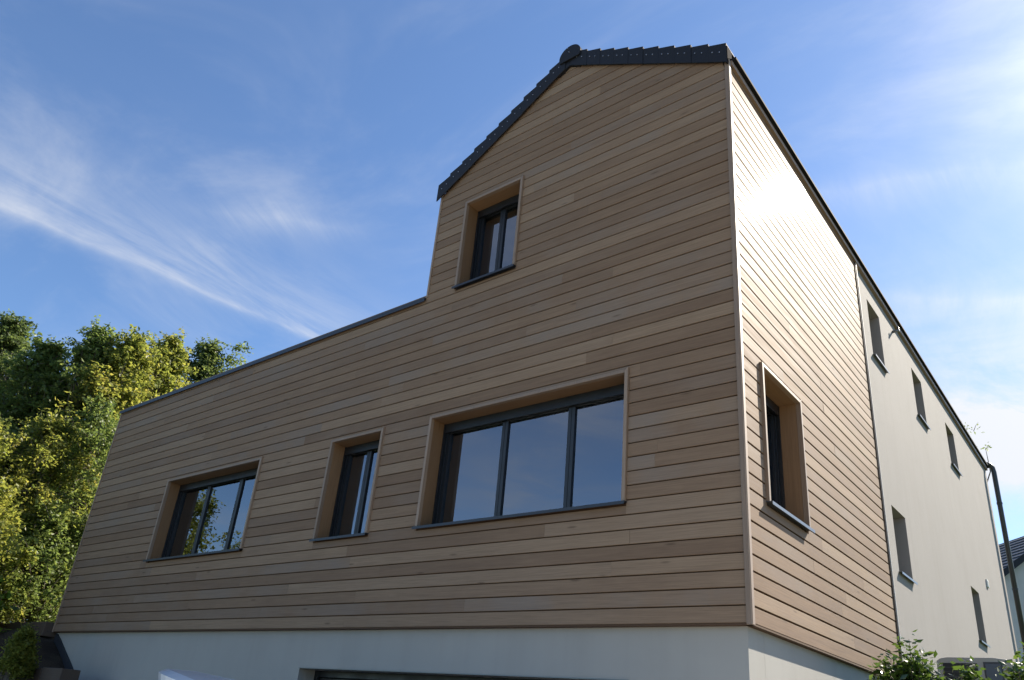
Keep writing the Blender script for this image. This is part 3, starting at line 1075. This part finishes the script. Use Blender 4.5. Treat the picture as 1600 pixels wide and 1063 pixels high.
def tree(name, loc, H, R, label, cat, group, mat, seed, clumps=90, per=170, leaf=0.13, low=0.22, shape=1.0, clr=(0.42, 0.75), trunkr=None, elong=1.9):
    """trunk and limbs that reach towards leaf clumps spread through an uneven crown"""
    rs = np.random.RandomState(seed)
    root = empty(name, loc)
    tag(root, label, cat, group)
    trunkr = trunkr or H * 0.018
    # clump centres
    C = []
    k = 0
    lobes = [(rs.uniform(-.5, .5) * R, rs.uniform(-.5, .5) * R, rs.uniform(0.45, 0.92) * H, rs.uniform(.35, .6) * R) for _ in range(9)]
    while len(C) < clumps:
        k += 1
        t = rs.random() ** 0.8
        zc = H * (low + (1 - low) * t)
        prof = R * (math.sin(math.pi * min(1, (0.18 + 0.82 * t)) ** shape) ** 0.6) * (1 - 0.55 * max(0, t - .7) / .3)
        an = rs.random() * 2 * math.pi
        rr = prof * (rs.random() ** 0.45) * (0.72 + 0.28 * math.sin(an * 3 + seed) + 0.2 * math.sin(an * 5 + zc))
        p = np.array([rr * math.cos(an), rr * math.sin(an), zc + rs.normal(0, .15)])
        C.append(p)
    C = np.array(C)
    C[:, 2] = np.minimum(C[:, 2], H - 0.1)
    # trunk and limbs
    tb = MB()
    lean = rs.normal(0, 0.03, 2)
    tp = [(lean[0] * z * H, lean[1] * z * H, z * H) for z in (-.03, .15, .35, .55, .75, .9)]
    tp = [(p[0] + rs.normal(0, .06), p[1] + rs.normal(0, .06), p[2]) for p in tp]
    tb.tube(tp, [trunkr * q for q in (1.25, 1, .82, .6, .38, .15)], 8)
    for c in C[::2]:
        zz = max(0.12 * H, c[2] - rs.uniform(.18, .42) * H * (0.4 + np.hypot(c[0], c[1]) / R))
        f = zz / H
        b0 = np.array([np.interp(f, (-.03, .15, .35, .55, .75, .9), [p[i] for p in tp]) for i in range(3)])
        m1 = b0 * .55 + c * .45 + rs.normal(0, .12, 3) + np.array([0, 0, -.1])
        m2 = b0 * .2 + c * .8 + rs.normal(0, .1, 3)
        r0 = trunkr * (0.42 - .25 * f)
        tb.tube([b0, m1, m2, c], [r0, r0 * .6, r0 * .35, r0 * .12], 5, cap=False)
    trunk = tb.build('trunk', M['bark'], root, smooth=True)
    # leaves
    P = []
    tw = MB()
    for c in C:
        cr = rs.uniform(*clr) * 1.55
        n = int(per * rs.uniform(.6, 1.3))
        out = np.array([c[0], c[1], 0.35 * R + 0.6 * (c[2] / H) * R])
        out /= np.linalg.norm(out) + 1e-6
        nt = max(3, n // 13)
        dd = rs.normal(0, .62, (nt, 3)) + out
        dd /= np.linalg.norm(dd, axis=1, keepdims=True)
        ln = cr * rs.uniform(.45, 1.25, (nt, 1))
        per_t = max(4, n // nt)
        for k in range(nt):
            t = rs.uniform(.1, 1.0, (per_t, 1))
            q = c + dd[k] * ln[k] * t + rs.normal(0, .05 + .02 * cr, (per_t, 3)) * (1.25 - t)
            q[:, 2] -= (t[:, 0] ** 2) * ln[k] * .18
            P.append(q)
            if k % 4 == 0:
                tw.tube([c, c + dd[k] * ln[k] * .5, c + dd[k] * ln[k] * .95 - np.array([0, 0, .15 * ln[k][0]])], [.010, .006, .002], 3, cap=False)
    tw.build('twigs', M['bark'], root)['kind'] = 'stuff'
    P = np.concatenate(P)
    leaves_mesh('crown', P, leaf, rs, mat, root, elong=elong)
    return root


CX, CY, CZ = cam.location


def at(az, D):
    a = RAD(az)
    return CX + D * math.sin(a), CY + D * math.cos(a)


def ztop(el, D): return CZ + D * math.tan(RAD(el))


#        az,   D,  elev top, R,  mat, label, kind of name, group
TREES = [
    (-80.0, 21.0, 19.9, 2.8, 'leaf_dark', 'tall dark green tree at the far left edge of the wood', 1.0),
    (-76.8, 25.0, 21.0, 2.6, 'leaf_dark', 'dark green tree with sky gaps second from the left of the wood', 1.0),
    (-74.3, 22.5, 20.1, 2.2, 'leaf_mid', 'mid green round topped tree between the dark trees and the yellow green pair', 1.0),
    (-71.7, 22.0, 21.9, 1.9, 'leaf_mid', 'pointed light green tree, the highest left of the wing roof', 1.0),
    (-69.3, 21.5, 22.0, 1.8, 'leaf_yellow', 'yellow green tree directly behind the upper left corner of the wing', 1.0),
    (-66.8, 23.0, 22.8, 2.0, 'leaf_yellow', 'yellowing tree whose top shows over the left end of the roof coping', 1.0),
    (-64.4, 27.0, 23.2, 2.4, 'leaf_dark', 'dark tree top behind the flat roof to the right of the yellowing tree', 1.0),
    (-62.4, 27.0, 23.8, 2.2, 'leaf_mid', 'sparse twiggy tree top rising last over the flat roof', 1.0),
    (-78.5, 29.0, 17.5, 3.2, 'leaf_dark', 'shaded tree deep in the wood behind the far left tree', 1.0),
    (-72.5, 29.5, 17.5, 3.2, 'leaf_dark', 'shaded tree deep in the wood behind the pointed tree', 1.0),
    (-67.5, 30.0, 17.5, 3.2, 'leaf_dark', 'shaded tree deep in the wood behind the corner of the wing', 1.0),
]
for i, (az, D, el, R, mt, lab, sh) in enumerate(TREES):
    x, y = at(az, D)
    zg = float(terrain(x, y))
    sparse = 'sparse' in lab
    tree('broadleaf_tree', (x, y, zg), ztop(el, D) - zg, R, lab, 'tree', 'trees of the wood on the left', M[mt], 100 + i,
         clumps=60 if sparse else 330, per=60 if sparse else 95, leaf=0.115, low=0.12, clr=(.24, .50))
SHRUBS = [
    (-76.5, 18.3, 14.8, 2.0, 'leaf_yellow', 'yellow green bushy tree at the left edge below the dark trees'),
    (-72.6, 18.8, 15.6, 1.9, 'leaf_yellow', 'golden green bushy tree with thin dark stems in front of the wood'),
    (-70.2, 19.0, 17.4, 1.7, 'leaf_mid', 'light green bushy tree close to the left edge of the timber wall'),
    (-74.6, 17.0, 10.8, 1.5, 'leaf_yellow', 'sunlit yellow green shrub low in front of the golden tree'),
    (-70.9, 18.0, 10.0, 1.4, 'leaf_mid', 'mid green shrub beside the lower left edge of the cladding'),
    (-78.0, 17.0, 9.6, 1.5, 'leaf_mid', 'dense green shrub just outside the left edge'),
]
for i, (az, D, el, R, mt, lab) in enumerate(SHRUBS):
    x, y = at(az, D)
    zg = float(terrain(x, y))
    tree('bushy_tree', (x, y, zg), ztop(el, D) - zg, R, lab, 'tree', 'bushy trees in front of the wood', M[mt], 300 + i,
         clumps=210, per=95, leaf=0.085, low=0.02, clr=(.2, .40), trunkr=0.06)

# large-leaved bright shrub on the terrace, lower left
x, y = at(-74.6, 15.9)
zg = float(terrain(x, y))
tree('large_leaved_shrub', (x, y, zg), ztop(7.4, 15.9) - zg, 0.95, 'bright green large leaved shrub on the terrace at the lower left edge', 'shrub', None,
     M['leaf_bright'], 411, clumps=70, per=26, leaf=0.19, low=0.0, clr=(.18, .35), trunkr=0.03, elong=1.7)
# trees mirrored in the left window
for i, (x, y, H, R, lab) in enumerate([(-26.0, -8.9, 8.7, 2.8, 'yellow green tree standing left of the drive, mirrored in the left window'),
                                       (-25.4, -11.6, 7.4, 1.9, 'smaller tree beside the drive, mirrored low in the left window')]):
    zg = float(terrain(x, y))
    tree('drive_side_tree', (x, y, zg), H, R, lab, 'tree', None, M['leaf_yellow' if i == 0 else 'leaf_mid'], 500 + i, clumps=90, per=130, leaf=0.14, low=0.05)
# tree behind the house whose twigs show over the far eave
x, y = at(-7.9, 22.5)
zg = float(terrain(x, y))
tree('garden_tree', (x, y, zg), ztop(20.8, 22.5) - zg, 0.55, 'light twiggy tree top showing over the far end of the side eave', 'tree', None, M['leaf_mid'], 611, clumps=40, per=22, leaf=0.08, low=.86, clr=(.12, .22))


def bush(name, x, y, ztp, R, H, label, seed, n=2600, leaf=0.062, mat='leaf_gloss', group=None, tlow=.12):
    rs = np.random.RandomState(seed)
    zg = float(terrain(x, y))
    root = empty(name, (x, y, zg))
    tag(root, label, 'shrub', group)
    h = ztp - zg
    tb = MB()
    P = []
    for k in range(int(130 * R / .4)):
        an = rs.random() * 6.283
        r = R * rs.random() ** .5
        top = h * (1 - 0.34 * (r / R) ** 2) * rs.uniform(.82, 1.0)
        c = np.array([r * math.cos(an), r * math.sin(an), top])
        b0 = np.array([r * .25 * math.cos(an), r * .25 * math.sin(an), 0])
        mid = b0 * .45 + c * .55 + rs.normal(0, .03, 3)
        tb.tube([b0, mid, c], [.008, .006, .002], 5, cap=False)
        for t in np.linspace(tlow, 1, 22):
            q = b0 + (c - b0) * t
            for _ in range(9):
                P.append(q + rs.normal(0, .04, 3))
    tb.build('stems', M['bark'], root, smooth=True)
    leaves_mesh('foliage', np.array(P), leaf, rs, M[mat], root, elong=2.0, droop=-0.1)
    return root


bush('glossy_shrub', 0.60, 1.70, 2.62, 0.34, 1.0, 'glossy leaved shrub left of the outdoor unit by the side wall', 21)
bush('glossy_shrub', 0.98, 2.05, 2.46, 0.26, 1.0, 'glossy leaved shrub in front of the dark grille of the outdoor unit', 22)
bush('glossy_shrub', 1.50, 1.35, 2.60, 0.26, 1.0, 'glossy leaved shrub right of the outdoor unit at the right edge', 23)
bush('dry_bush', -10.55, -0.92, 2.42, 0.19, .8, 'small dry olive bush growing on the dark bank beside the plinth', 24, leaf=0.05, mat='leaf_yellow', tlow=.84)

# ------------------------------------------------------------------ outdoor unit by the side wall
unit = empty('outdoor_unit', (0.76, 3.95, 0))
unit.scale = (0.84, 1, 1)
tag(unit, 'grey beige outdoor heat pump unit with a dark grille beside the rendered wall', 'heat pump')
casing_m = material('unit_casing', (0.36, 0.35, 0.32), 0.5)[0]
zt = 2.72
out = [(-.43, 1.45), (.43, 1.45), (.43, zt - .16), (.40, zt - .07), (.33, zt - .015), (.2, zt), (-.3, zt), (-.38, zt - .012), (-.43, zt - .04)]
MB().prism([(a, 0, b) for a, b in out], [(a, .42, b) for a, b in out]).build('casing', casing_m, unit, 0.008)
MB().box(-.36, .02, -.004, .01, 1.9, zt - .06).build('intake', material('unit_dark', (.01, .011, .012), .5)[0], unit)
for k in range(16):
    MB().box(-.36, .02, -.014, -.005, 1.92 + k * .046, 1.932 + k * .046).build('grille_slat', M['darkmetal'], unit)
MB().box(.10, .27, -.012, -.001, zt - .25, zt - .06).build('display', material('unit_display', (.05, .05, .07), .25)[0], unit, 0.003)
MB().box(.085, .285, -.006, -.0005, zt - .265, zt - .045).build('display_frame', M['darkmetal'], unit, 0.002)
MB().box(-.46, .46, -.05, .47, 1.2, 1.449).build('base', M['plinth'], unit)

# ------------------------------------------------------------------ sleepers, post, mesh fence on the left
def timber(name, x0, x1, y0, y1, z0, z1, label, group=None, rz=0):
    o = MB().box(-(x1 - x0) / 2, (x1 - x0) / 2, -(y1 - y0) / 2, (y1 - y0) / 2, 0, z1 - z0).build(name, M['sleeper'], None, 0.012)
    o.location = ((x0 + x1) / 2, (y0 + y1) / 2, z0)
    o.rotation_euler = (0, 0, rz)
    tag(o, label, 'sleeper', group)
    return o


timber('timber_sleeper', -17.0, -13.62, -0.12, 0.10, 2.38, 2.60, 'dark sleeper on top of the bank at the lower left edge', 'sleepers holding the bank')
timber('timber_sleeper', -13.60, -12.06, -0.14, 0.08, 2.38, 2.61, 'dark sleeper on top of the bank meeting the corner of the house', 'sleepers holding the bank')
timber('timber_sleeper', -13.4, -10.3, -0.66, -0.46, 1.62, 1.855, 'lower dark sleeper across the foot of the bank', 'sleepers holding the bank')
timber('sleeper_block', -10.28, -9.62, -0.66, -0.40, 1.2, 1.87, 'brown end block of the lower sleeper in front of the plinth')
mem = MB()
_top = [(-11.99, 2.46), (-11.75, 2.34), (-11.45, 2.17), (-11.12, 1.99), (-10.8, 1.80), (-10.4, 1.55)]
for (xa, za), (xb, zb_) in zip(_top[:-1], _top[1:]):
    mem.prism([(xa, .045, za), (xb, .045, zb_), (xb, .045, zb_ - .3), (xa, .045, za - .3)], [(xa, .066, za), (xb, .066, zb_), (xb, .066, zb_ - .3), (xa, .066, za - .3)])
o = mem.build('drainage_membrane', material('black_membrane', (.02, .024, .032), .5)[0])
tag(o, 'dark drainage membrane edge running down the plinth beside the bank', 'membrane')
post = empty('fence_post', (-15.25, 1.0, 2.4))
tag(post, 'grey concrete fence post with a slot leaning beside the left wall', 'fence post')
pc = MB().box(-.12, .12, -.05, .05, 0, 1.10).build('shaft', material('concrete', (.22, .2, .185), .9)[0], post, 0.01)
MB().box(-.02, .03, -.054, -.049, .86, .98).build('slot', M['back'], post)
# wire mesh fence
wf = empty('mesh_fence', (-15.4, 1.0, 2.4))
tag(wf, 'rusty wire mesh fence between the shrubs and the concrete post', 'fence')
wm = MB()
for k in range(34):
    x = -k * .09
    wm.tube([(x, 0, 0.05), (x - .8, 0.0, .95)], .0035, 4, cap=False)
    wm.tube([(x - .8, 0.012, 0.05), (x, 0.012, .95)], .0035, 4, cap=False)
o = wm.build('wire_mesh', M['zinc'], wf)
o['kind'] = 'stuff'
for zz in (.05, .5, .95):
    MB().tube([(.2, 0.006, zz), (-3.8, 0.006, zz)], .005, 5).build('tension_wire', M['zinc'], wf)

# ------------------------------------------------------------------ neighbour's house, far right
nb = empty('neighbour_house', (0.55, 24.6, 1.9), RAD(42))
tag(nb, 'neighbouring white house with a dark tiled roof at the right edge', 'house')
nw = plaster('neighbour_render', (0.52, 0.52, 0.50))
a = [(-4, 0, 0), (4, 0, 0), (4, 0, 4.2), (0, 0, 7.2), (-4, 0, 4.2)]
MB().prism(a, [(p[0], 10, p[2]) for p in a]).build('wall', nw, nb)
for s in (-1, 1):
    r = [(s * 4.35, -.25, 3.98), (0, -.25, 7.24), (0, -.25, 7.44), (s * 4.35, -.25, 4.18)]
    rf = MB().prism(r, [(p[0], 10.3, p[2]) for p in r]).build('roof', M['tile'], nb)
    for k in range(18):
        t0 = k / 18
        xx, z0 = s * 4.35 * (1 - t0), 4.18 + 3.26 * t0
        x2, z2 = s * 4.35 * (1 - t0 - 1 / 17), 4.18 + 3.26 * (t0 + 1 / 17)
        MB().prism([(xx, -.26, z0 + .002), (xx, -.26, z0 + .05), (x2, -.26, z2 + .012), (x2, -.26, z2 + .002)],
                   [(xx, 10.31, z0 + .002), (xx, 10.31, z0 + .05), (x2, 10.31, z2 + .012), (x2, 10.31, z2 + .002)]).build('tile_course', M['tile'], rf)

# ------------------------------------------------------------------ white hatchback with its tailgate up; only the gate's tip shows
car = empty('hatchback_car', (0, 0, 0))
tag(car, 'white hatchback on the drive with its tailgate raised, only the gate tip in view', 'car')
paint = material('white_paint', (0.78, 0.79, 0.80), 0.15)[0]
vg = material('car_glass', (0.02, 0.025, 0.03), 0.03)[0]
rub = material('rubber', (0.02, 0.02, 0.02), 0.8)[0]


def section(x, w, zb, zt):
    """cross-section of the body at length x: half width w, sill zb, roof zt"""
    pr = [(w * .96, zb), (w, zb + (zt - zb) * .25), (w * .99, zb + (zt - zb) * .5), (w * .90, zb + (zt - zb) * .70), (w * .80, zt - .06), (w * .66, zt - .01), (w * .3, zt + .005)]
    return [(x, -p[0], p[1]) for p in pr] + [(x, p[0], p[1]) for p in pr[::-1]]


# x runs from the rear (0) to the nose (4.0)
secs = [(0.0, .74, .38, .80), (0.05, .82, .28, .95), (.35, .86, .22, 1.36), (.75, .87, .2, 1.46), (1.6, .87, .2, 1.48), (2.1, .87, .2, 1.40), (2.75, .86, .2, 1.02), (3.5, .83, .22, .90), (3.9, .72, .28, .74), (4.0, .58, .36, .60)]
mb = MB()
rings = [section(*q) for q in secs]
n = len(rings[0])
for r in rings: mb.v += r
for i in range(len(rings) - 1):
    for k in range(n):
        k2 = (k + 1) % n
        mb.f.append((i * n + k, i * n + k2, (i + 1) * n + k2, (i + 1) * n + k))
mb.f.append(tuple(range(n)))
mb.f.append(tuple((len(rings) - 1) * n + k for k in range(n)))
mb.build('body', paint, car, smooth=True)
for q in (-1, 1):
    MB().prism([(.7, q * .865, .98), (2.55, q * .865, .98), (2.0, q * .77, 1.34), (.75, q * .77, 1.38)], [(.7, q * .875, .98), (2.55, q * .875, .98), (2.0, q * .785, 1.34), (.75, q * .785, 1.38)]).build('side_window', vg, car)
    for x in (.72, 3.2):
        wh = MB().tube([(x, q * .70, .30), (x, q * .875, .30)], .30, 20).build('wheel', rub, car)
        MB().tube([(x, q * .86, .30), (x, q * .885, .30)], .19, 14).build('rim', M['chrome'], wh)
    MB().box(3.80, 3.93, q * .55 - .12, q * .55 + .12, .60, .72).build('headlight', M['chrome'], car, .02)
    MB().box(-.01, .08, q * .70 - .06, q * .70 + .06, .72, .95).build('tail_light', material('red_lens', (.4, .01, .01), .2)[0], car, .01)
MB().prism([(2.12, -.66, 1.405), (2.12, .66, 1.405), (2.72, .74, 1.05), (2.72, -.74, 1.05)], [(2.13, -.66, 1.425), (2.13, .66, 1.425), (2.735, .74, 1.07), (2.735, -.74, 1.07)]).build('windscreen', vg, car)
# raised tailgate: a curved panel with rounded lower corners (now its tip) and a glazed upper half
gate = MB()
N = 15
prof = []
for i in range(N + 1):
    t = i / N
    prof.append((.42 - 1.02 * t, 1.46 + .62 * t - .26 * t * t))
half = [.62 + .05 * t for t in np.linspace(0, 1, N + 1)]
for i in range(N - 3, N + 1):
    half[i] = half[N - 4] * (1 - 0.30 * ((i - N + 4) / 4) ** 2.2)
up = [[(p[0], -h, p[1] - .03), (p[0], -h * .8, p[1]), (p[0], 0, p[1] + .012), (p[0], h * .8, p[1]), (p[0], h, p[1] - .03)] for p, h in zip(prof, half)]
dn = [[(a + .02, b, c - .075) for a, b, c in r] for r in up]
for i in range(N):
    for k in range(4):
        gate.poly([up[i][k], up[i][k + 1], up[i + 1][k + 1], up[i + 1][k]])
        gate.poly([dn[i][k], dn[i][k + 1], dn[i + 1][k + 1], dn[i + 1][k]])
    for k in (0, 4):
        gate.poly([up[i][k], up[i + 1][k], dn[i + 1][k], dn[i][k]])
for i in (0, N):
    for k in range(4):
        gate.poly([up[i][k], up[i][k + 1], dn[i][k + 1], dn[i][k]])
g = gate.build('tailgate', paint, car, smooth=False)
w0, w1 = 2, 8
gw = MB()
for i in range(w0, w1):
    gw.poly([(p[0] + .012, p[1] * .8, p[2] - .012) for p in (dn[i][0], dn[i][4], dn[i + 1][4], dn[i + 1][0])])
gw.build('rear_window', vg, g)
MB().tube([(.35, .60, 1.30), (-.10, .60, 1.60)], .012, 8).build('gas_strut', M['chrome'], car)
MB().tube([(.35, -.60, 1.30), (-.10, -.60, 1.60)], .012, 8).build('gas_strut', M['chrome'], car)
tipx, tipy = at(-59.6, 7.0)
hd = Vector((.90, .43)).normalized()
car.location = (tipx + .55 * hd.x, tipy + .55 * hd.y, -0.004)
car.rotation_euler = (0, 0, math.atan2(hd.y, hd.x))
